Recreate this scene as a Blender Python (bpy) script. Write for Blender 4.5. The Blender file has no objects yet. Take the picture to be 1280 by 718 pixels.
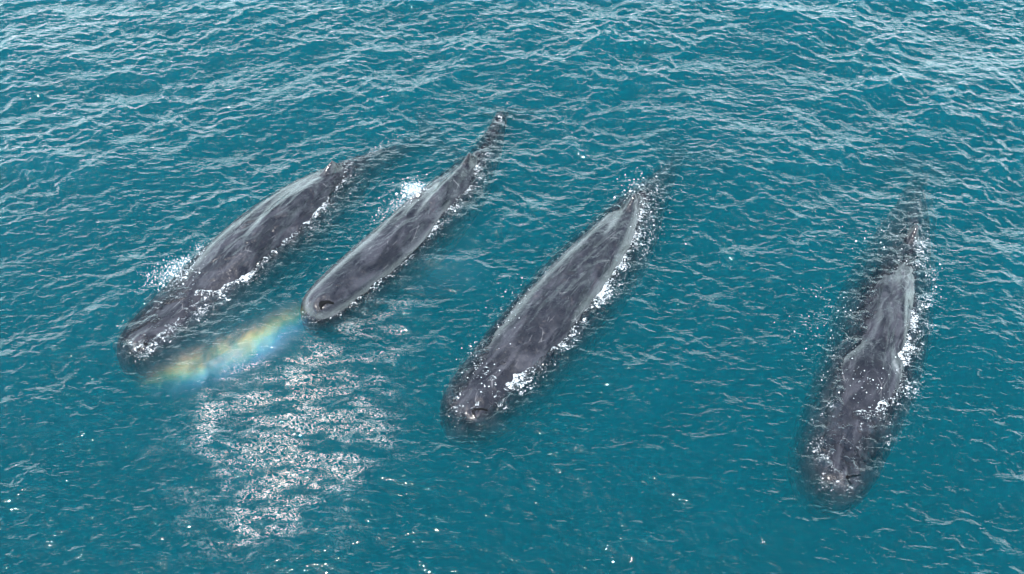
import bpy, math, random
import numpy as np
from mathutils import Vector
from mathutils.bvhtree import BVHTree

# ------------------------------------------------------------------ camera
sc = bpy.context.scene
CAM_H, PITCH, FOV = 17.0, 52.0, 62.0
cam = bpy.data.cameras.new('camera')
cam.sensor_fit = 'HORIZONTAL'
cam.angle = math.radians(FOV)
cam.clip_end = 6000
co = bpy.data.objects.new('camera', cam)
sc.collection.objects.link(co)
co.location = (0, 0, CAM_H)
co.rotation_euler = (math.radians(90 - PITCH), 0, 0)
sc.camera = co

# ------------------------------------------------------------------ sky and sun
SUN_EL, SUN_AZ = 70.0, -140.0            # azimuth: 0 = ahead of the camera, negative = to the left
w = bpy.data.worlds.new('World'); sc.world = w; w.use_nodes = True
nt = w.node_tree
sky = nt.nodes.new('ShaderNodeTexSky'); sky.sky_type = 'NISHITA'; sky.sun_disc = False
sky.sun_elevation = math.radians(SUN_EL); sky.sun_rotation = math.radians(SUN_AZ)
sky.air_density = 1.0; sky.dust_density = 1.0; sky.ozone_density = 1.0
bg = nt.nodes['Background']; bg.inputs['Strength'].default_value = 0.125
def wn(typ, ins=None, **props):
    nd = nt.nodes.new('ShaderNode' + typ)
    for k, v in props.items(): setattr(nd, k, v)
    for k, v in (ins or {}).items():
        if isinstance(v, bpy.types.NodeSocket): nt.links.new(v, nd.inputs[k])
        else: nd.inputs[k].default_value = v
    return nd
# unseen overbright cloud bank added near the horizon for pale wave reflections
tc = wn('TexCoord').outputs['Generated']
sp = wn('SeparateXYZ', {0: tc})
up = wn('Math', {0: wn('Math', {0: sp.outputs[2], 1: 0.0}, operation='MAXIMUM').outputs[0], 1: .12}, operation='ADD').outputs[0]
cv = wn('CombineXYZ', {0: wn('Math', {0: sp.outputs[0], 1: up}, operation='DIVIDE').outputs[0], 1: wn('Math', {0: sp.outputs[1], 1: up}, operation='DIVIDE').outputs[0], 2: 0.0}).outputs[0]
cn = wn('TexNoise', {'Vector': cv, 'Scale': 1.7, 'Detail': 6, 'Roughness': .58, 'Distortion': .3}).outputs['Fac']
cm = wn('MapRange', {'Value': cn, 'From Min': .30, 'From Max': .62, 'To Min': .25, 'To Max': 1.0}, interpolation_type='SMOOTHSTEP').outputs[0]
cm = wn('Math', {0: cm, 1: wn('MapRange', {'Value': sp.outputs[2], 'From Min': .62, 'From Max': .24}, interpolation_type='SMOOTHSTEP').outputs[0]}, operation='MULTIPLY').outputs[0]
mx = wn('Mix', {0: cm, 6: sky.outputs[0], 7: (18.5, 23.8, 25.0, 1)}, data_type='RGBA')
nt.links.new(mx.outputs[2], bg.inputs['Color'])
sl = bpy.data.lights.new('sun', 'SUN'); sl.energy = 2.1; sl.angle = math.radians(0.53); sl.color = (1, .955, .89)
so = bpy.data.objects.new('sun', sl); sc.collection.objects.link(so)
e, a = math.radians(SUN_EL), math.radians(SUN_AZ)
sd = Vector((math.sin(a) * math.cos(e), math.cos(a) * math.cos(e), math.sin(e)))
so.rotation_euler = (-sd).to_track_quat('-Z', 'Y').to_euler()
so.location = (0, 0, 60)

sc.view_settings.view_transform = 'Standard'
sc.view_settings.look = 'None'
sc.view_settings.exposure = 1.25
sc.view_settings.gamma = 1.0
cy = sc.cycles
cy.max_bounces = 5; cy.volume_bounces = 1; cy.transparent_max_bounces = 12
cy.sample_clamp_indirect = 3.0
cy.use_denoising = True
cy.volume_step_rate = 1.0

rng = np.random.default_rng(7)
random.seed(7)

# ------------------------------------------------------------------ helpers
def ground(px, py, z=0.0):
    """the point of the level z seen at a pixel of the 1280 x 718 photograph"""
    f = 640 / math.tan(math.radians(FOV / 2)); p = math.radians(PITCH)
    x = (px - 640) / f; y = -(py - 359) / f
    d = (x, math.cos(p) + y * math.sin(p), -math.sin(p) + y * math.cos(p))
    t = (CAM_H - z) / -d[2]
    return np.array([d[0] * t, d[1] * t])

def smooth(x, lo, hi):
    t = np.clip((x - lo) / (hi - lo), 0, 1)
    return t * t * (3 - 2 * t)

def pchip(xs, ys, x):
    """monotone-ish smooth curve through control points"""
    xs = np.asarray(xs, float); ys = np.asarray(ys, float); x = np.asarray(x, float)
    h = np.diff(xs); dl = np.diff(ys) / h
    m = np.zeros_like(ys)
    for i in range(1, len(xs) - 1):
        if dl[i - 1] * dl[i] > 0:
            w1, w2 = 2 * h[i] + h[i - 1], h[i] + 2 * h[i - 1]
            m[i] = (w1 + w2) / (w1 / dl[i - 1] + w2 / dl[i])
    m[0], m[-1] = dl[0], dl[-1]
    i = np.clip(np.searchsorted(xs, x) - 1, 0, len(xs) - 2)
    t = np.clip((x - xs[i]) / h[i], 0, 1)
    t2, t3 = t * t, t * t * t
    return ((2*t3 - 3*t2 + 1) * ys[i] + (t3 - 2*t2 + t) * h[i] * m[i] + (-2*t3 + 3*t2) * ys[i+1] + (t3 - t2) * h[i] * m[i+1])

def mesh_from(name, verts, faces):
    me = bpy.data.meshes.new(name)
    me.from_pydata([tuple(v) for v in verts], [], faces)
    me.update()
    return me

def fast_quads(name, V, F):
    me = bpy.data.meshes.new(name)
    F = np.asarray(F, np.int32); n = F.shape[1]
    me.vertices.add(len(V)); me.vertices.foreach_set('co', np.asarray(V, np.float32).ravel())
    me.loops.add(F.size); me.loops.foreach_set('vertex_index', F.ravel())
    me.polygons.add(len(F)); me.polygons.foreach_set('loop_start', np.arange(0, F.size, n, dtype=np.int32))
    me.update(calc_edges=True)
    return me

def link(name, me, mat, parent=None, loc=None):
    o = bpy.data.objects.new(name, me); sc.collection.objects.link(o)
    if mat: me.materials.append(mat)
    if loc is not None: o.location = loc
    o.parent = parent
    return o

def tag(o, label=None, cat=None, group=None, kind=None):
    for k, v in (('label', label), ('category', cat), ('group', group), ('kind', kind)):
        if v: o[k] = v
    return o

class NT:
    def __init__(self, name):
        self.m = bpy.data.materials.new(name); self.m.use_nodes = True
        self.t = self.m.node_tree; self.t.nodes.clear()
        self.out = self.t.nodes.new('ShaderNodeOutputMaterial')
    def n(self, typ, ins=None, **props):
        nd = self.t.nodes.new('ShaderNode' + typ)
        for k, v in props.items(): setattr(nd, k, v)
        for k, v in (ins or {}).items():
            if isinstance(v, bpy.types.NodeSocket): self.t.links.new(v, nd.inputs[k])
            else: nd.inputs[k].default_value = v
        return nd
    def math(self, op, a, b=0.0, c=0.0, clamp=False):
        return self.n('Math', {0: a, 1: b, 2: c}, operation=op, use_clamp=clamp).outputs[0]
    def noise(self, vec, scale, detail=3, rough=.5, dist=0.0):
        return self.n('TexNoise', {'Vector': vec, 'Scale': scale, 'Detail': detail, 'Roughness': rough, 'Distortion': dist}).outputs['Fac']
    def ramp(self, fac, lo, hi, a=0.0, b=1.0):
        return self.n('MapRange', {'Value': fac, 'From Min': lo, 'From Max': hi, 'To Min': a, 'To Max': b}, interpolation_type='SMOOTHSTEP').outputs[0]
    def attr(self, name):
        return self.n('Attribute', attribute_name=name)
    def mapped(self, vec, scale, rot=(0, 0, 0)):
        return self.n('Mapping', {'Vector': vec, 'Scale': scale, 'Rotation': rot}).outputs[0]
    def bump(self, h, dist, strength=1.0, normal=None):
        ins = {'Height': h, 'Distance': dist, 'Strength': strength}
        if normal is not None: ins['Normal'] = normal
        return self.n('Bump', ins).outputs[0]
    def mixc(self, f, a, b):
        return self.n('Mix', {0: f, 6: a, 7: b}, data_type='RGBA').outputs[2]
    def mixs(self, f, a, b):
        return self.n('MixShader', {0: f, 1: a, 2: b}).outputs[0]
    def surf(self, s): self.t.links.new(s, self.out.inputs['Surface'])
    def vol(self, s): self.t.links.new(s, self.out.inputs['Volume'])

# ------------------------------------------------------------------ materials
def water_material():
    M = NT('sea_water')
    pos = M.n('NewGeometry').outputs['Position']
    chop = M.attr('chop').outputs['Fac']
    rain_glitter = M.attr('rain_glitter').outputs['Fac']
    foam = M.attr('foam').outputs['Fac']
    # wind ripples too small for the mesh
    r1 = M.noise(M.mapped(pos, (3.0, 6.2, 4), (0, 0, .12)), 1.0, 2, .55, .5)
    r2 = M.noise(M.mapped(pos, (6, 9.5, 7), (0, 0, -.2)), 1.0, 1.5, .5, .6)
    nrm = M.bump(r1, .056)
    nrm = M.bump(r2, M.math('MULTIPLY_ADD', chop, .017, .006), 1.0, nrm)
    r3 = M.noise(M.mapped(pos, (8, 10, 8), (0, 0, .3)), 1.0, 1.5, .5, .5)
    nrm = M.bump(r3, M.math('MULTIPLY', rain_glitter, .028), 1.0, nrm)
    fres = M.n('Fresnel', {'IOR': 1.34, 'Normal': nrm}).outputs[0]
    gl = M.n('BsdfGlossy', {'Color': (1, 1, 1, 1), 'Roughness': .03, 'Normal': nrm}).outputs[0]
    rf = M.n('BsdfRefraction', {'Color': (1, 1, 1, 1), 'Roughness': 0.0, 'IOR': 1.33, 'Normal': nrm}).outputs[0]
    tr = M.n('BsdfTransparent').outputs[0]
    body = M.mixs(.5, tr, rf)
    wat = M.mixs(fres, body, gl)
    # broken foam: fine specks and threads where the mesh says the sea is churned
    f1 = M.noise(M.mapped(pos, (11, 15, 11), (0, 0, .5)), 1.0, 3, .65, 1.2)
    f1 = M.math('MULTIPLY_ADD', M.math('SUBTRACT', f1, .5), 1.7, .5)
    wrp = M.n('VectorMath', {0: pos, 1: M.n('TexNoise', {'Vector': pos, 'Scale': 3.0, 'Detail': 3}).outputs['Color']}, operation='ADD').outputs[0]
    th = M.noise(wrp, 4.5, 2, .5, .6)
    web = M.ramp(M.math('ABSOLUTE', M.math('SUBTRACT', th, .5)), 0.0, .045, 1.0, 0.0)      # thin winding threads
    raw = M.math('ADD', f1, M.math('MULTIPLY', web, .22))
    fm = M.ramp(M.math('ADD', raw, M.math('MULTIPLY', foam, .46)), .80, 1.06)
    fm = M.math('MULTIPLY', fm, M.ramp(foam, .03, .22))
    # sun glitter where the blow falls, painted as warm white froth streaks
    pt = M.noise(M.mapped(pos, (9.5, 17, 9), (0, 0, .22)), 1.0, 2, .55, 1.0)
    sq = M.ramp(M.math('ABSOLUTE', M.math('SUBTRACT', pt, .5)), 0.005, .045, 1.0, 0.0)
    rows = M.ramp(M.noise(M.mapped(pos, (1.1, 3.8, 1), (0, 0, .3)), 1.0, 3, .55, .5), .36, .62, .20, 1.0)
    pf = M.math('MULTIPLY', M.math('MULTIPLY', sq, rows), rain_glitter)
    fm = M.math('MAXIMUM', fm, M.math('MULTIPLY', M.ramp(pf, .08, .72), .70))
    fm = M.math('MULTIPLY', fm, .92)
    fd = M.n('BsdfPrincipled', {'Base Color': M.mixc(rain_glitter, (.78, .82, .83, 1), (.86, .79, .68, 1)), 'Roughness': .45, 'Normal': M.bump(f1, .03)}).outputs[0]  # white foam, warmer where the glitter is painted
    M.surf(M.mixs(fm, wat, fd))
    ab = M.n('VolumeAbsorption', {'Color': (0.0, .525, .66, 1), 'Density': .62}).outputs[0]
    sca = M.n('VolumeScatter', {'Color': (.0, .665, .795, 1), 'Density': .43, 'Anisotropy': 0.0}).outputs[0]
    M.vol(M.n('AddShader', {0: ab, 1: sca}).outputs[0])
    return M.m

def whale_material(seed):
    M = NT('whale_skin')
    rest = M.attr('rest').outputs['Vector']
    v = M.n('VectorMath', {0: rest, 1: (seed * 13.7, seed * 5.1, seed * 3.3)}, operation='ADD').outputs[0]
    big = M.noise(v, 1.3, 5, .6, .5)
    streak = M.noise(M.mapped(v, (1.0, 2.4, 2.4)), 1.0, 3, .5, .9)
    mott = M.noise(v, 22, 3, .6)
    patch = M.ramp(M.noise(M.mapped(v, (2.2, 5, 5)), 1.0, 6, .7, 1.0), .56, .66)
    col = M.mixc(M.ramp(big, .3, .7), (.007, .007, .009, 1), (.020, .0195, .024, 1))
    col = M.mixc(M.math('MULTIPLY', M.ramp(streak, .44, .68), .8), col, (.052, .050, .058, 1))
    col = M.mixc(M.math('MULTIPLY', patch, .40), col, (.085, .082, .092, 1))
    col = M.mixc(M.math('MULTIPLY', M.ramp(mott, .55, .8), .35), col, (.012, .012, .015, 1))
    # old rake marks and scratches
    def scr(rot, sc_, lo, amt):
        nz = M.n('TexVoronoi', {'Vector': M.n('VectorMath', {0: M.mapped(v, sc_, rot), 1: (0, 0, 0)}, operation='ADD').outputs[0], 'Scale': 1.0}, feature='DISTANCE_TO_EDGE').outputs['Distance']
        gate = M.ramp(M.noise(v, 2.6, 2), .56, .66)
        return M.math('MULTIPLY', M.math('MULTIPLY', M.ramp(nz, 0, lo, 1, 0), gate), amt)
    col = M.mixc(scr((0, 0, .5), (.8, 2.6, 1.3), .018, .38), col, (.30, .285, .29, 1))
    col = M.mixc(scr((0, 0, -.9), (.7, 2.2, 1.0), .014, .35), col, (.30, .285, .29, 1))
    # corrugated skin behind the head
    wr = M.noise(M.mapped(v, (1.3, 4, 4)), 1.0, 1.5, .45, .9)
    sx = M.n('SeparateXYZ', {0: M.attr('station').outputs['Vector']}).outputs[0]
    back = M.ramp(sx, .26, .40, .15, 1.0)
    nrm = M.bump(wr, M.math('MULTIPLY', back, .24), 1.0)
    nrm = M.bump(M.noise(M.mapped(v, (5, 8, 8)), 1.0, 3, .55, .6), .04, 1.0, nrm)
    nrm = M.bump(mott, .004, 1.0, nrm)
    rough = M.ramp(M.noise(v, 5, 4, .6), .35, .7, .24, .5)
    b = M.n('BsdfPrincipled', {'Base Color': col, 'Roughness': rough, 'IOR': 1.4, 'Normal': nrm, 'Coat Weight': .6, 'Coat Roughness': .07, 'Specular IOR Level': .3}).outputs[0]
    M.surf(b)
    return M.m

def plain(name, col, rough=.5, **kw):
    M = NT(name)
    pos = M.n('NewGeometry').outputs['Position']
    c = M.mixc(M.noise(pos, 25, 2), tuple(x * .8 for x in col) + (1,), col + (1,))
    M.surf(M.n('BsdfPrincipled', dict({'Base Color': c, 'Roughness': rough}, **kw)).outputs[0])
    return M.m

# ------------------------------------------------------------------ whales
S_W = ([0, .012, .03, .06, .12, .2, .28, .36, .45, .54, .62, .70, .78, .86, .93, .97, 1.0],
       [.012, .036, .055, .071, .086, .095, .099, .104, .105, .098, .084, .064, .044, .027, .017, .013, .008])
S_T = ([0, .012, .03, .06, .12, .2, .27, .34, .45, .54, .62, .70, .78, .86, .93, 1.0],
       [.012, .035, .055, .070, .084, .094, .089, .097, .100, .094, .084, .066, .046, .030, .020, .008])
S_B = ([0, .012, .03, .06, .12, .2, .28, .36, .45, .54, .62, .70, .78, .86, .93, 1.0],
       [.012, .034, .05, .060, .070, .085, .100, .110, .110, .100, .083, .062, .042, .028, .018, .008])
S_E = ([0, .1, .25, .40, .55, .7, 1.0], [2.3, 2.6, 2.4, 2.0, 1.7, 1.55, 1.9])

def loft(rings, cap=True):
    V, F = [], []
    n = len(rings[0])
    for r in rings: V += list(r)
    for i in range(len(rings) - 1):
        for j in range(n):
            k = (j + 1) % n
            F.append((i*n + j, i*n + k, (i+1)*n + k, (i+1)*n + j))
    F.append(tuple(range(n))[::-1]); F.append(tuple((len(rings)-1)*n + j for j in range(n)))
    return V, F

def whale_shape(L, seed, dorsal, wide=1.0):
    """a sperm whale lying straight along +x (nose at 0), right side +y, up +z: one welded skin"""
    r = np.random.default_rng(seed)
    ss = np.concatenate([np.linspace(0, .03, 8), np.linspace(.036, 1, 130)])
    th = np.linspace(0, 2*np.pi, 96, endpoint=False)
    W, T, B, EX = (pchip(*c, ss) * k for c, k in ((S_W, L), (S_T, L), (S_B, L), (S_E, 1)))
    W = W * (wide + (1 - wide) * smooth(ss, .5, .8))
    rings = []
    ph = r.uniform(0, 6.28, 8)
    for i, s in enumerate(ss):
        c, q = np.cos(th), np.sin(th)
        ex = 2 / EX[i]
        y = W[i] * np.sign(c) * np.abs(c) ** ex
        z = np.where(q > 0, T[i], B[i]) * np.sign(q) * np.abs(q) ** ex
        rad = np.ones_like(th)
        # long folds of blubber on the back, low knuckles behind the fin
        fold = smooth(np.array(s), .26, .40) * (1 - smooth(np.array(s), .72, .86))
        rad += .034 * fold * np.sin(7*th + 1.6*np.sin(9*s + ph[0]) + ph[1]) * np.clip(q, 0, 1)
        rad += .016 * fold * np.sin(15*th + 30*s + ph[2]) * np.clip(q, 0, 1) * (.5 + .5*np.sin(17*s + ph[3]))
        z = z * rad; y = y * rad
        if s > dorsal + .02:
            kn = (.5 + .5*np.cos((s - dorsal - .02) / .036 * 2*np.pi + np.pi)) * .005 * L * (1 - smooth(np.array(s), .86, .95))
            z = z + kn * np.exp(-(y / (.020*L))**2) * (q > 0)
        # spine groove either side of the ridge
        rings.append(np.stack([np.full_like(th, s*L), y, z], 1))
    V, F = loft(rings)
    parts = [(V, F)]
    # dorsal hump: low triangular fin leaning back
    x0, tip = (dorsal - .15) * L, dorsal * L
    rr = []
    for t in np.linspace(0, 1, 12):
        h = -.022*L + t * .056*L
        a0 = x0 + (tip - x0) * (t ** .8) * .97; a1 = tip + (.030*(1-t) - .004*t) * L
        hw = (.036 * (1 - t)**1.2 + .0015) * L
        tt = np.linspace(0, 2*np.pi, 20, endpoint=False)
        cx = (a0 + a1)/2 + np.cos(tt) * (a1 - a0)/2
        base = pchip(*S_T, np.array([dorsal]))[0] * L - .004*L
        rr.append(np.stack([cx, np.sin(tt) * hw, np.full_like(tt, base + h)], 1))
    parts.append(loft(rr))
    # lower jaw, slim and set back from the nose
    rr = []
    for t in np.linspace(0, 1, 14):
        x = (.05 + .22*t) * L; hw = (.012 + .030*t**1.3) * L * (1 if t > 0 else .4); hh = .016*L
        tt = np.linspace(0, 2*np.pi, 20, endpoint=False)
        zc = -(pchip(*S_B, np.array([.05 + .22*t]))[0]) * L - .004*L + .012*t*L
        rr.append(np.stack([np.full_like(tt, x), np.cos(tt)*hw, zc + np.sin(tt)*hh], 1))
    parts.append(loft(rr))
    # paddle flippers
    for sg in (-1, 1):
        rr = []
        for t in np.linspace(0, 1, 12):
            ch = .036*L * (1 - .25*t) * math.sqrt(max(1 - t**6, .03)); tk = .009*L * (1 - .6*t)
            x = (.30 + .060*t) * L; y = sg * (.07 + .085*t) * L; z = (-.055 - .045*t) * L
            tt = np.linspace(0, 2*np.pi, 20, endpoint=False)
            rr.append(np.stack([x + np.cos(tt)*ch, y + 0*tt, z + np.sin(tt)*tk], 1))
        parts.append(loft(rr))
        # flukes
        rr = []
        for t in np.linspace(0, 1, 16):
            y = sg * t * .125*L
            le = (.935 + .060*t**1.2) * L; te = (1.0 + .010*math.sin(t*math.pi)*1.3 + .006*t - .012*(1-t)**3) * L
            if t > .97: te = le + .01*L
            tk = (.011*(1-t) + .0045) * L
            tt = np.linspace(0, 2*np.pi, 20, endpoint=False)
            rr.append(np.stack([(le+te)/2 + np.cos(tt)*(te-le)/2, y + 0*tt, np.sin(tt)*tk], 1))
        parts.append(loft(rr))
    VV, FF = [], []
    for V, F in parts:
        o = len(VV); VV += list(V); FF += [tuple(i + o for i in f) for f in F]
    me = mesh_from('whale_raw', VV, FF)
    ob = bpy.data.objects.new('whale_raw', me); sc.collection.objects.link(ob)
    import bmesh
    bm = bmesh.new(); bm.from_mesh(me); bmesh.ops.recalc_face_normals(bm, faces=bm.faces); bm.to_mesh(me); bm.free()
    m = ob.modifiers.new('weld', 'REMESH'); m.mode = 'VOXEL'; m.voxel_size = .042
    m = ob.modifiers.new('ease', 'SMOOTH'); m.factor = .5; m.iterations = 4
    dg = bpy.context.evaluated_depsgraph_get()
    res = bpy.data.meshes.new_from_object(ob.evaluated_get(dg))
    bpy.data.objects.remove(ob); bpy.data.meshes.remove(me)
    return res

DORSAL = .68
class Whale:
    def __init__(self, path, upto, ztop, seed, roll, label, wide=1.0):
        P = np.array([ground(x, y, -.35) for x, y in path])
        # dense smooth path
        d = np.r_[0, np.cumsum(np.linalg.norm(np.diff(P, axis=0), axis=1))]
        tt = np.linspace(0, d[-1], 400)
        X = np.stack([pchip(d, P[:, 0], tt), pchip(d, P[:, 1], tt)], 1)
        for _ in range(60):
            X[1:-1] = .25*X[:-2] + .5*X[1:-1] + .25*X[2:]
        dd = np.r_[0, np.cumsum(np.linalg.norm(np.diff(X, axis=0), axis=1))]
        fin = ground(*upto, .3)
        k = np.argmin(np.linalg.norm(X - fin, axis=1))
        self.L = L = dd[k] / DORSAL
        if dd[-1] < L * 1.03:                        # carry the line on to the tail
            t = (X[-1] - X[-30]); t /= np.linalg.norm(t)
            ex = np.linspace(.05, L*1.05 - dd[-1], 40)
            X = np.vstack([X, X[-1] + ex[:, None]*t]); dd = np.r_[dd, dd[-1] + ex]
        me = whale_shape(L, seed, DORSAL, wide)
        n = len(me.vertices); v = np.empty(n*3, np.float32); me.vertices.foreach_get('co', v); v = v.reshape(-1, 3).astype(float)
        rest = v.copy(); s = np.clip(v[:, 0] / L, -.02, 1.05)
        self.dd, self.X, self.ztop, self.roll = dd, X, ztop, roll
        # raised lip round the blowhole and the slit sunk inside it
        q = np.hypot((v[:, 0] - .055*L) / 1.8, v[:, 1] + .018*L) / L
        v[:, 2] += np.where(v[:, 2] > 0, L * (.0018*np.exp(-((q - .014)/.0045)**2) - .003*np.exp(-(q/.008)**2)), 0)
        wv = self.bend(v)
        mid = self.bend(np.array([[L*.4, 0, 0]]))[0]; mid[2] = 0
        me.vertices.foreach_set('co', (wv - mid).astype(np.float32).ravel())
        at = me.attributes.new('rest', 'FLOAT_VECTOR', 'POINT'); at.data.foreach_set('vector', rest.astype(np.float32).ravel())
        at = me.attributes.new('station', 'FLOAT_VECTOR', 'POINT'); at.data.foreach_set('vector', np.stack([s, s, s], 1).astype(np.float32).ravel())
        me.polygons.foreach_set('use_smooth', np.ones(len(me.polygons), bool)); me.update()
        me.name = 'whale_skin'
        self.mid, self.world = mid, wv
        root = bpy.data.objects.new('sperm_whale', None); sc.collection.objects.link(root)
        root.location = mid; root.empty_display_size = .3
        tag(root, label, 'whale', 'sperm whales resting at the surface')
        self.body = link('body', me, whale_material(seed), root)
        F = [tuple(p.vertices) for p in me.polygons]
        self.bvh = BVHTree.FromPolygons([Vector(p) for p in wv], F)
        self.root = root
        print('whale', round(L, 2), 'm', n, 'verts')
    def bend(self, v):
        L = self.L; x = v[:, 0]; s = np.clip(x / L, 0, 1)
        cx = np.interp(x, self.dd, self.X[:, 0]); cyy = np.interp(x, self.dd, self.X[:, 1])
        e = .25
        tx = np.interp(x + e, self.dd, self.X[:, 0]) - np.interp(x - e, self.dd, self.X[:, 0])
        ty = np.interp(x + e, self.dd, self.X[:, 1]) - np.interp(x - e, self.dd, self.X[:, 1])
        ln = np.hypot(tx, ty) + 1e-9; tx /= ln; ty /= ln
        before = np.minimum(x, 0)
        cx += before * tx; cyy += before * ty
        zs = np.array(self.ztop, float)
        T = pchip(*S_T, np.linspace(0, 1, 201)) * L
        # axis height so that the back sits at ztop; eased so the nose does not kink
        sg = np.linspace(0, 1, 201)
        ax = pchip(zs[:, 0], zs[:, 1], sg) - np.maximum(T, .06*L*(sg < .06))
        ker = np.ones(9)/9; ax = np.convolve(np.pad(ax, 4, mode='edge'), ker, 'valid')
        az = np.interp(s, sg, ax)
        rl = math.radians(self.roll) * (1 - .5*s)
        y = v[:, 1]*np.cos(rl) - v[:, 2]*np.sin(rl); z = v[:, 1]*np.sin(rl) + v[:, 2]*np.cos(rl)
        # right-hand normal of the path (path runs nose to tail)
        return np.stack([cx - ty*y, cyy + tx*y, az + z], 1)

WH = [
    Whale([(153,460),(201,414),(262,358),(345,287),(428,222),(508,178),(550,158)], (415,200),
          [(0,-.06),(.06,.05),(.12,.05),(.18,.05),(.24,.10),(.34,.27),(.48,.34),(.60,.24),(.68,.07),(.74,-.08),(.84,-.30),(1,-1.0)], 1, -5,
          'dark grey sperm whale with awash head, its snout beneath the rainbow mist'),
    Whale([(383,411),(418,379),(487,318),(532,276),(577,230),(612,180),(630,140),(637,112)], (591,192),
          [(0,.12),(.05,.28),(.2,.30),(.4,.32),(.55,.27),(.64,.15),(.69,.05),(.76,-.10),(.86,-.10),(.91,-.07),(.95,-.35),(1,-1.0)], 2, -4,
          'smooth dark sperm whale with its open blowhole clear of the water', .84),
    Whale([(566,542),(603,492),(645,446),(693,391),(730,345),(766,302),(803,250),(835,205),(852,180)], (796,244),
          [(0,-.10),(.05,-.01),(.14,.03),(.22,.16),(.36,.28),(.52,.27),(.63,.14),(.69,.05),(.76,-.18),(1,-1.2)], 3, -3,
          'wrinkled grey sperm whale with a broad folded back and white wash along its flank', .93),
    Whale([(1040,634),(1044,590),(1060,538),(1081,485),(1102,425),(1113,372),(1126,328),(1138,283),(1148,245),(1154,215)], (1140,276),
          [(0,-.10),(.05,-.01),(.15,-.01),(.22,.06),(.29,.17),(.35,.11),(.42,.19),(.50,.17),(.56,.07),(.62,-.03),(.70,-.10),(.8,-.35),(1,-1.2)], 4, 4,
          'mostly submerged sperm whale showing only two smooth humps of its back', .9),
]

# blowholes: an S-shaped slit with raised lips at the left front of the head
slit_m = plain('blowhole_lining', (.006, .006, .007), .8, **{'Specular IOR Level': .1})
lip_m = WH[1].body.data.materials[0]
for wi, wh in enumerate(WH):
    L = wh.L
    n = 26; V = []; F = []
    m = 10
    for i in range(n):
        t = i/(n-1)
        x = (.040 + (.032 if wi == 1 else .024)*t) * L; y0 = (-.024 + .010*math.sin(t*math.pi*1.3) - .004*t) * L
        hw = (.0062 if wi == 1 else .003)*L * math.sin(math.pi*min(max(t, .03), .97))**.6
        for j in range(m):
            u = -1 + 2*j/(m-1)
            V.append((x, y0 + u*hw, 0, u))
    pts = np.array(V)
    flat = wh.bend(pts[:, :3])
    out = []
    for p, u in zip(flat, pts[:, 3]):
        h = wh.bvh.ray_cast(Vector((p[0], p[1], 6)), Vector((0, 0, -1)))
        zz = h[0].z if h[0] else p[2]
        out.append((p[0] - wh.mid[0], p[1] - wh.mid[1], zz + .016 - .012*u*u))
    for i in range(n-1):
        for j in range(m-1): F.append((i*m+j, i*m+j+1, (i+1)*m+j+1, (i+1)*m+j))
    me = mesh_from('blowhole', out, F); me.polygons.foreach_set('use_smooth', np.ones(len(F), bool))
    o = link('blowhole', me, slit_m, wh.root)
    md = o.modifiers.new('thick', 'SOLIDIFY'); md.thickness = .03; md.offset = 0

# ------------------------------------------------------------------ sea surface
STEP = .045
XD = np.arange(-23, 23 + STEP, STEP); YD = np.arange(2.5, 31.5 + STEP, STEP)
def grow(start, sign):
    out, p, d = [], start, STEP
    while abs(p - start) < 2200:
        d *= 1.3; p += sign*d; out.append(p)
    return np.array(out)
xs = np.r_[grow(XD[0], -1)[::-1], XD, grow(XD[-1], 1)]
ys = np.r_[grow(YD[0], -1)[::-1], YD, grow(YD[-1], 1)]
NX, NY = len(xs), len(ys)
gx, gy = np.meshgrid(xs, ys)

def ocean(N, size, wind, peak, rms_slope, spread, kmax, seed, back=.25):
    """periodic wind sea: height and sideways pull of crests on an N x N tile"""
    r = np.random.default_rng(seed)
    k1 = np.fft.fftfreq(N, size/N) * 2*np.pi
    kx, ky = np.meshgrid(k1, k1); k = np.hypot(kx, ky); k[0, 0] = 1
    c = (kx*math.cos(wind) + ky*math.sin(wind)) / k
    kp = 2*np.pi/peak
    S = k**-4.3 * np.exp(-1.1*(kp/k)**2) * np.exp(-(k/kmax)**2)
    S *= np.where(c > 0, np.abs(c)**spread, back*np.abs(c)**spread) + .035
    S[0, 0] = 0
    h = np.sqrt(S) * (r.normal(size=k.shape) + 1j*r.normal(size=k.shape))
    H = np.fft.ifft2(h).real
    sx = np.fft.ifft2(1j*kx*h).real; sy = np.fft.ifft2(1j*ky*h).real
    sc_ = rms_slope / math.sqrt((sx**2 + sy**2).mean())
    dx = np.fft.ifft2(-1j*kx/k*h).real; dy = np.fft.ifft2(-1j*ky/k*h).real
    return H*sc_, dx*sc_, dy*sc_

def sample(tile, size, x, y):
    N = tile.shape[0]
    u = (x/size*N) % N; v = (y/size*N) % N
    i = np.floor(u).astype(int) % N; j = np.floor(v).astype(int) % N
    fu, fv = u - np.floor(u), v - np.floor(v); i2, j2 = (i+1) % N, (j+1) % N
    return (tile[j, i]*(1-fu)*(1-fv) + tile[j, i2]*fu*(1-fv) + tile[j2, i]*(1-fu)*fv + tile[j2, i2]*fu*fv)

TS = 48.0
A = ocean(1024, TS, math.radians(-78), 2.4, .145, 2.0, 2*np.pi/.2, 3)
B_ = ocean(1024, 31.0, math.radians(-104), .42, .175, 1.4, 2*np.pi/.15, 5)
Cc = ocean(512, 12.0, math.radians(-80), .45, .5, .3, 2*np.pi/.10, 9, 1.0)      # broken chop beside the whales
hz = sample(A[0], TS, gx, gy) + sample(B_[0], 31.0, gx, gy)
ddx = sample(A[1], TS, gx, gy) + sample(B_[1], 31.0, gx, gy)
ddy = sample(A[2], TS, gx, gy) + sample(B_[2], 31.0, gx, gy)
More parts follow.
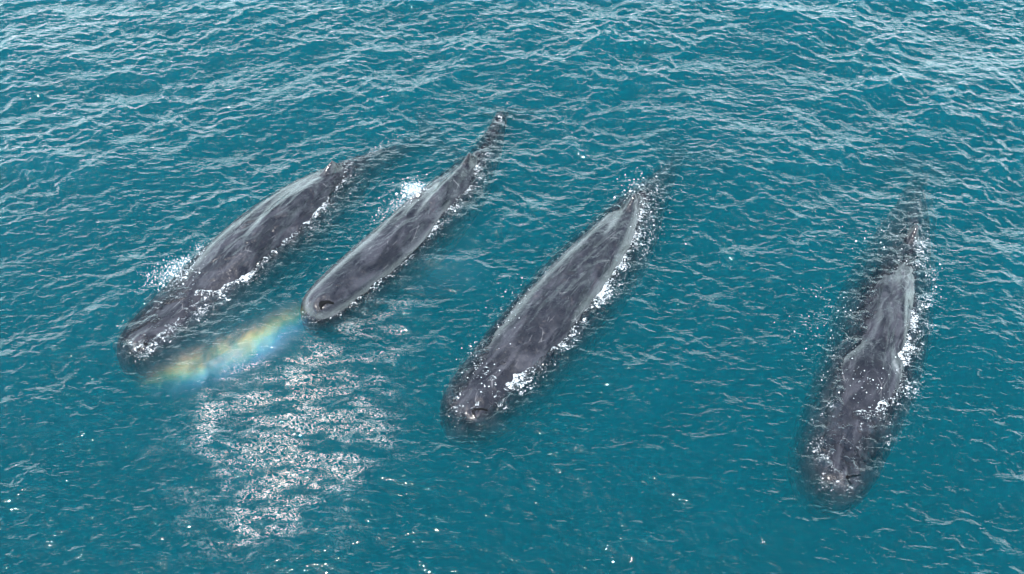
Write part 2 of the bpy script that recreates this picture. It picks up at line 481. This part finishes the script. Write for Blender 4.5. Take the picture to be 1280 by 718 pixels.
# gusts: patches of livelier and of slacker ripple
gr = np.random.default_rng(17); gust = np.zeros_like(gx)
for _ in range(9):
    ka = gr.uniform(0, 6.28); kk = gr.uniform(.35, 1.3); gust += np.sin(gx*kk*np.cos(ka) + gy*1.5*kk*np.sin(ka) + gr.uniform(0, 6.28))
gust = np.clip(.98 + .15*gust, .55, 1.35)
gust *= .80 + .42*smooth(gy, 9, 24)
hz *= gust; ddx *= gust; ddy *= gust
hz += .045*np.sin(.62*gx + .55*gy + .7*np.sin(.13*gx)) + .035*np.sin(-.35*gx + .95*gy + 1.1*np.sin(.21*gy + 1))
fade = (1 - smooth(np.abs(gx), 60, 160)) * (1 - smooth(np.abs(gy - 17), 60, 160))
hz *= fade; ddx *= fade; ddy *= fade

# depth of the whales under each point of the dense grid
ix0 = int(np.argmin(np.abs(xs - XD[0]))); iy0 = int(np.argmin(np.abs(ys - YD[0])))
nxd, nyd = len(XD), len(YD)
top = np.full((nyd, nxd), -5.0)
dn = Vector((0, 0, -1))
for wh in WH:
    lo = wh.world.min(0) - .1; hi = wh.world.max(0) + .1
    i0, i1 = np.searchsorted(XD, lo[0]), np.searchsorted(XD, hi[0])
    j0, j1 = np.searchsorted(YD, lo[1]), np.searchsorted(YD, hi[1])
    rc = wh.bvh.ray_cast
    # skip cells far from the line of the whale
    for j in range(max(j0, 0), min(j1, nyd)):
        yv = YD[j]
        near = wh.X[np.abs(wh.X[:, 1] - yv) < 1.6]
        if not len(near): continue
        a, b = near[:, 0].min() - 1.7, near[:, 0].max() + 1.7
        for i in range(max(i0, np.searchsorted(XD, a)), min(i1, np.searchsorted(XD, b))):
            h = rc(Vector((XD[i], yv, 5)), dn)
            if h[0] is not None and h[0].z > top[j, i]: top[j, i] = h[0].z

def blur(a, r, times=2):
    k = 2*r + 1
    for _ in range(times):
        for axx in (0, 1):
            p = np.pad(a, [(r+1, r) if q == axx else (0, 0) for q in (0, 1)], mode='edge')
            c = np.cumsum(p, axis=axx)
            a = (np.take(c, range(k, c.shape[axx]), axx) - np.take(c, range(0, c.shape[axx]-k), axx)) / k
    return a

def nz(scale, seed, aniso=1.0, oct_=3):
    """value noise on the dense grid, about 0 to 1"""
    r = np.random.default_rng(seed); out = 0; amp = 1; tot = 0
    X, Y = np.meshgrid(XD, YD)
    for o in range(oct_):
        t = r.random((128, 128)); s = scale / 2**o
        u, v = X/s % 128, Y/s*aniso % 128
        i, j = np.floor(u).astype(int), np.floor(v).astype(int); fu, fv = u-i, v-j
        fu, fv = fu*fu*(3-2*fu), fv*fv*(3-2*fv); i %= 128; j %= 128; i2, j2 = (i+1) % 128, (j+1) % 128
        out = out + amp*(t[j,i]*(1-fu)*(1-fv) + t[j,i2]*fu*(1-fv) + t[j2,i]*(1-fu)*fv + t[j2,i2]*fu*fv); tot += amp; amp *= .55
    return out/tot

inside = (top > -1.1).astype(float)
body_near = blur(inside, 9)                                  # soft halo about 0.8 m
halo = blur((top > -.75).astype(float), 20)
exposed = (top > .02).astype(float)
line0 = blur(exposed, 3); gyy, gxx = np.gradient(blur(exposed, 8)); gl_ = np.hypot(gxx, gyy) + 1e-6
near_side = np.clip(.5 + .5*(gyy*.9 - gxx*.45)/gl_, 0, 1)
line = 4*line0*(1-line0)               # strip along the waterline
film = smooth(top, -.75, -.1) * (1 - smooth(top, .10, .35))   # thin water over skin
film = blur(film, 2)
hd = hz[iy0:iy0+nyd, ix0:ix0+nxd]
calm = 1 - .35*np.clip(body_near, 0, 1) - .25*np.clip(blur(inside, 28)*1.5, 0, 1)
chopmask = np.clip(blur(np.maximum(film, .8*line), 4)*1.25, 0, 1)
gxd, gyd = gx[iy0:iy0+nyd, ix0:ix0+nxd], gy[iy0:iy0+nyd, ix0:ix0+nxd]
ch = sample(Cc[0], 12.0, gxd, gyd)
hd[:] = hd*calm + ch*chopmask*.6 + .02*halo
# wavelets shed by the bodies, running parallel to them
sp_d = np.full((nyd, nxd), 99.0)
for wh in WH:
    m_ = wh.dd < wh.L * .8; st_ = np.linspace(0, m_.sum() - 1, 56).astype(int)
    hwid = np.interp(wh.dd[m_][st_] / wh.L, S_W[0], S_W[1]) * wh.L
    for (qx, qy), h_ in zip(wh.X[m_][st_], hwid):
        sp_d = np.minimum(sp_d, np.hypot(gxd - qx, gyd - qy) - h_)
sp_d = np.maximum(sp_d + .35*(nz(1.4, 51) - .5), 0)
hd += .017*np.sin(sp_d*2*np.pi/.52)*np.exp(-sp_d/1.1)*smooth(nz(1.2, 52), .3, .7)
side = .12 + .88*near_side
foam = np.clip(.42*line*side*smooth(nz(.7, 21), .30, .75) + .55*film*side*smooth(nz(.4, 22), .32, .75) + .30*halo*side*smooth(nz(1.1, 23), .35, .8), 0, 1)
chop = np.clip(chopmask*1.1 + .25*halo, 0, 1)

# where the falling blow roughens the sea and painted glitter streaks lie
def poly_mask(pts, soft):
    P = np.array([ground(*p) for p in pts]); m = np.zeros((nyd, nxd), bool)
    X, Y = gxd, gyd; n = len(P)
    for i in range(n):
        (x1, y1), (x2, y2) = P[i], P[(i+1) % n]
        cnd = ((y1 > Y) != (y2 > Y)) & (X < (x2-x1)*(Y-y1)/(y2-y1+1e-12) + x1)
        m ^= cnd
    return blur(m.astype(float), soft)
rain_glitter = poly_mask([(268,470),(330,440),(392,418),(440,405),(505,415),(490,470),(470,520),(455,580),(425,640),(375,700),(290,700),(245,650),(240,560),(250,500)], 44)
rain_glitter = np.clip(smooth(rain_glitter * (.42 + 1.3*nz(.7, 31, 1.2, 4)), .08, .80), 0, 1)
rain_glitter = np.maximum(rain_glitter, .5*smooth(poly_mask([(400,400),(520,330),(545,380),(520,470),(400,440)], 12)*nz(.8, 33)*1.6, .3, .8))

def full(a, outside=0.0):
    o = np.full((NY, NX), outside); o[iy0:iy0+nyd, ix0:ix0+nxd] = a
    return o
# border of the dense patch blends to nothing
edge = np.minimum(np.minimum(gxd - XD[0], XD[-1] - gxd), np.minimum(gyd - YD[0], YD[-1] - gyd))
eb = smooth(edge, 0, .8)
foam *= eb; chop *= eb

px = gx - .75*ddx; py = gy - .75*ddy
V = np.stack([px, py, hz], -1).reshape(-1, 3)
idx = np.arange(NX*NY).reshape(NY, NX)
Q = np.stack([idx[:-1, :-1], idx[:-1, 1:], idx[1:, 1:], idx[1:, :-1]], -1).reshape(-1, 4)
# skirt and floor close the body of water
ring = np.r_[idx[0, :], idx[1:, -1], idx[-1, -2::-1], idx[-2:0:-1, 0]]
base = len(V); DEEP = -70.0
low = V[ring].copy(); low[:, 2] = DEEP
cen = np.array([[0, 15, DEEP]])
V = np.vstack([V, low, cen]); nr = len(ring)
r0 = np.arange(nr); r1 = (r0 + 1) % nr
SK = np.stack([ring[r1], ring[r0], base + r0, base + r1], -1)
me = bpy.data.meshes.new('sea')
FT = np.stack([base + r1, base + r0, np.full(nr, base + nr)], -1)
loops = np.r_[Q.ravel(), SK.ravel(), FT.ravel()].astype(np.int32)
starts = np.r_[np.arange(0, 4*(len(Q)+len(SK)), 4), 4*(len(Q)+len(SK)) + np.arange(0, 3*len(FT), 3)].astype(np.int32)
me.vertices.add(len(V)); me.vertices.foreach_set('co', V.astype(np.float32).ravel())
me.loops.add(len(loops)); me.loops.foreach_set('vertex_index', loops)
me.polygons.add(len(starts)); me.polygons.foreach_set('loop_start', starts)
me.update(calc_edges=True); me.validate()
sm = np.zeros(len(starts), bool); sm[:len(Q)] = True; me.polygons.foreach_set('use_smooth', sm)
for nm, arr in (('foam', full(foam)), ('chop', full(chop)), ('rain_glitter', full(rain_glitter))):
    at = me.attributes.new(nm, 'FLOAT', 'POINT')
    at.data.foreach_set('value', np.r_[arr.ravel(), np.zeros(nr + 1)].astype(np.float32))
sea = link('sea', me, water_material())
tag(sea, 'rippled teal sea surface around the whales', 'sea', kind='structure')

bedm = plain('deep_bed', (.02, .05, .06), .9)
bed = link('seabed', mesh_from('seabed', [(-2600, -2600, DEEP - 1), (2600, -2600, DEEP - 1), (2600, 2600, DEEP - 1), (-2600, 2600, DEEP - 1)], [(0, 1, 2, 3)]), bedm)
tag(bed, 'dark deep bed far below the teal sea', 'seabed', kind='structure')

# ------------------------------------------------------------------ splashes: flying drops
ICO_V = None
def drops(name, label, spots, seed, mat):
    """spots: (x, y, z, spread_x, spread_y, height, count, size)"""
    r = np.random.default_rng(seed)
    P, R = [], []
    for (x, y, z, sx, sy, h, n, sz) in spots:
        hh = np.abs(r.normal(0, 1, n)) * h
        P.append(np.stack([x + r.normal(0, sx, n), y + r.normal(0, sy, n), z + hh], 1)); R.append(.62 * sz * np.exp(r.normal(0, .55, n)))
    P = np.vstack(P); R = np.concatenate(R)
    o = np.array([[1,0,0],[-1,0,0],[0,1,0],[0,-1,0],[0,0,1],[0,0,-1]], float)
    f = np.array([[0,2,4],[2,1,4],[1,3,4],[3,0,4],[2,0,5],[1,2,5],[3,1,5],[0,3,5]])
    n = len(P)
    VV = (P[:, None, :] + o[None]*R[:, None, None]*r.uniform(.7, 1.4, (n, 1, 3))).reshape(-1, 3)
    FF = (f[None] + (np.arange(n)*6)[:, None, None]).reshape(-1, 3)
    c = P.mean(0)
    me = fast_quads(name, VV - c, FF)
    ob = link(name, me, mat, None, c)
    return tag(ob, label, 'splash', None, 'stuff')

dropm = plain('spray_white', (.85, .88, .9), .2)
def spot(px, py, sx, sy, h, n, sz, z=.08):
    g = ground(px, py, z); return (g[0], g[1], z, sx, sy, h, n, sz)
drops('splash', 'burst of white spray breaking against the far flank of the smooth dark whale',
      [spot(518, 241, .16, .16, .14, 900, .014), spot(505, 256, .25, .2, .08, 500, .011), spot(490, 270, .3, .25, .05, 300, .010)], 41, dropm)
drops('splash', 'white froth thrown up beside the head of the whale under the rainbow mist',
      [spot(208, 346, .30, .22, .05, 600, .011), spot(225, 335, .2, .18, .08, 400, .012), spot(252, 312, .15, .15, .04, 150, .010)], 42, dropm)
drops('splash', 'scattered white drops beside the mostly submerged whale',
      [spot(1022, 425, .45, .6, .05, 150, .010), spot(1040, 380, .35, .5, .05, 80, .010), spot(1110, 300, .5, .5, .05, 120, .010), spot(1160, 345, .22, .6, .05, 100, .010), spot(1090, 480, .35, .4, .05, 120, .011)], 43, dropm)
drops('splash', 'fine drops strewn along the wrinkled whale and behind its fin',
      [spot(640, 385, .25, .5, .04, 120, .011), spot(800, 235, .35, .35, .06, 260, .012), spot(815, 280, .3, .5, .04, 120, .011), spot(600, 460, .2, .5, .04, 120, .011)], 44, dropm)

# ------------------------------------------------------------------ the blow: drifting mist with rainbow colours painted in
def mist():
    c2 = ground(288, 438, .6)
    e0, e1 = ground(382, 388, .6), ground(200, 474, .6)
    ax = (e1 - e0); ln = np.linalg.norm(ax); ang = math.atan2(ax[1], ax[0])
    import bmesh
    bm = bmesh.new(); bmesh.ops.create_icosphere(bm, subdivisions=4, radius=1)
    for v in bm.verts:
        v.co.x *= 2.25; v.co.y *= 1.9; v.co.z *= .62
    me = bpy.data.meshes.new('blow_mist'); bm.to_mesh(me); bm.free()
    M = NT('mist')
    obj = M.n('TexCoord').outputs['Object']
    sep = M.n('SeparateXYZ', {0: obj}); x, y, z = sep.outputs
    # soft egg-shaped cloud
    r2 = M.math('ADD', M.math('ADD', M.math('POWER', M.math('DIVIDE', x, 2.25), 2), M.math('POWER', M.math('DIVIDE', y, 1.9), 2)), M.math('POWER', M.math('DIVIDE', z, .62), 2))
    env = M.ramp(M.math('SQRT', r2), .25, 1.0, 1.0, 0.0)
    nzv = M.math('MULTIPLY', M.ramp(M.noise(obj, 1.5, 5, .65, .8), .36, .66, .08, 1.0), M.ramp(M.noise(obj, 5.0, 3, .6, .5), .3, .7, .45, 1.3))
    # painted rainbow: curved colour band fixed across the cloud
    band = M.math('MULTIPLY', M.math('ADD', M.math('ADD', y, -.25), M.math('MULTIPLY', M.math('POWER', x, 2), .05)), -1.0)
    cr = M.n('ValToRGB', {0: M.ramp(band, -.75, .75)})
    el = cr.color_ramp.elements
    stops = [(0, (.9, .93, 1)), (.22, (.5, .65, 1)), (.36, (.1, .4, 1)), (.47, (.08, .95, .4)), (.56, (1, .93, .1)), (.67, (1, .5, .12)), (.80, (1, .6, .45)), (1, (.95, .95, 1))]
    el[0].position = 0; el[0].color = stops[0][1] + (1,)
    el[1].position = 1; el[1].color = stops[-1][1] + (1,)
    for p, c in stops[1:-1]:
        q = el.new(p); q.color = c + (1,)
    bright = M.math('MULTIPLY', M.ramp(band, -.55, -.1), M.ramp(band, .55, .1))
    dens = M.math('MULTIPLY', M.math('MULTIPLY', env, nzv), M.math('ADD', bright, M.math('MULTIPLY_ADD', M.ramp(band, .1, -.5), .10, .04)))
    M.vol(M.n('VolumeScatter', {'Color': cr.outputs[0], 'Density': M.math('MULTIPLY', dens, .8), 'Anisotropy': -.2}).outputs[0])
    o = link('blow_mist', me, M.m, None, (c2[0], c2[1], .78)); o.rotation_euler.z = ang
    tag(o, 'pale mist of a whale blow with a short rainbow painted into its colour', 'mist', None, 'stuff')
mist()
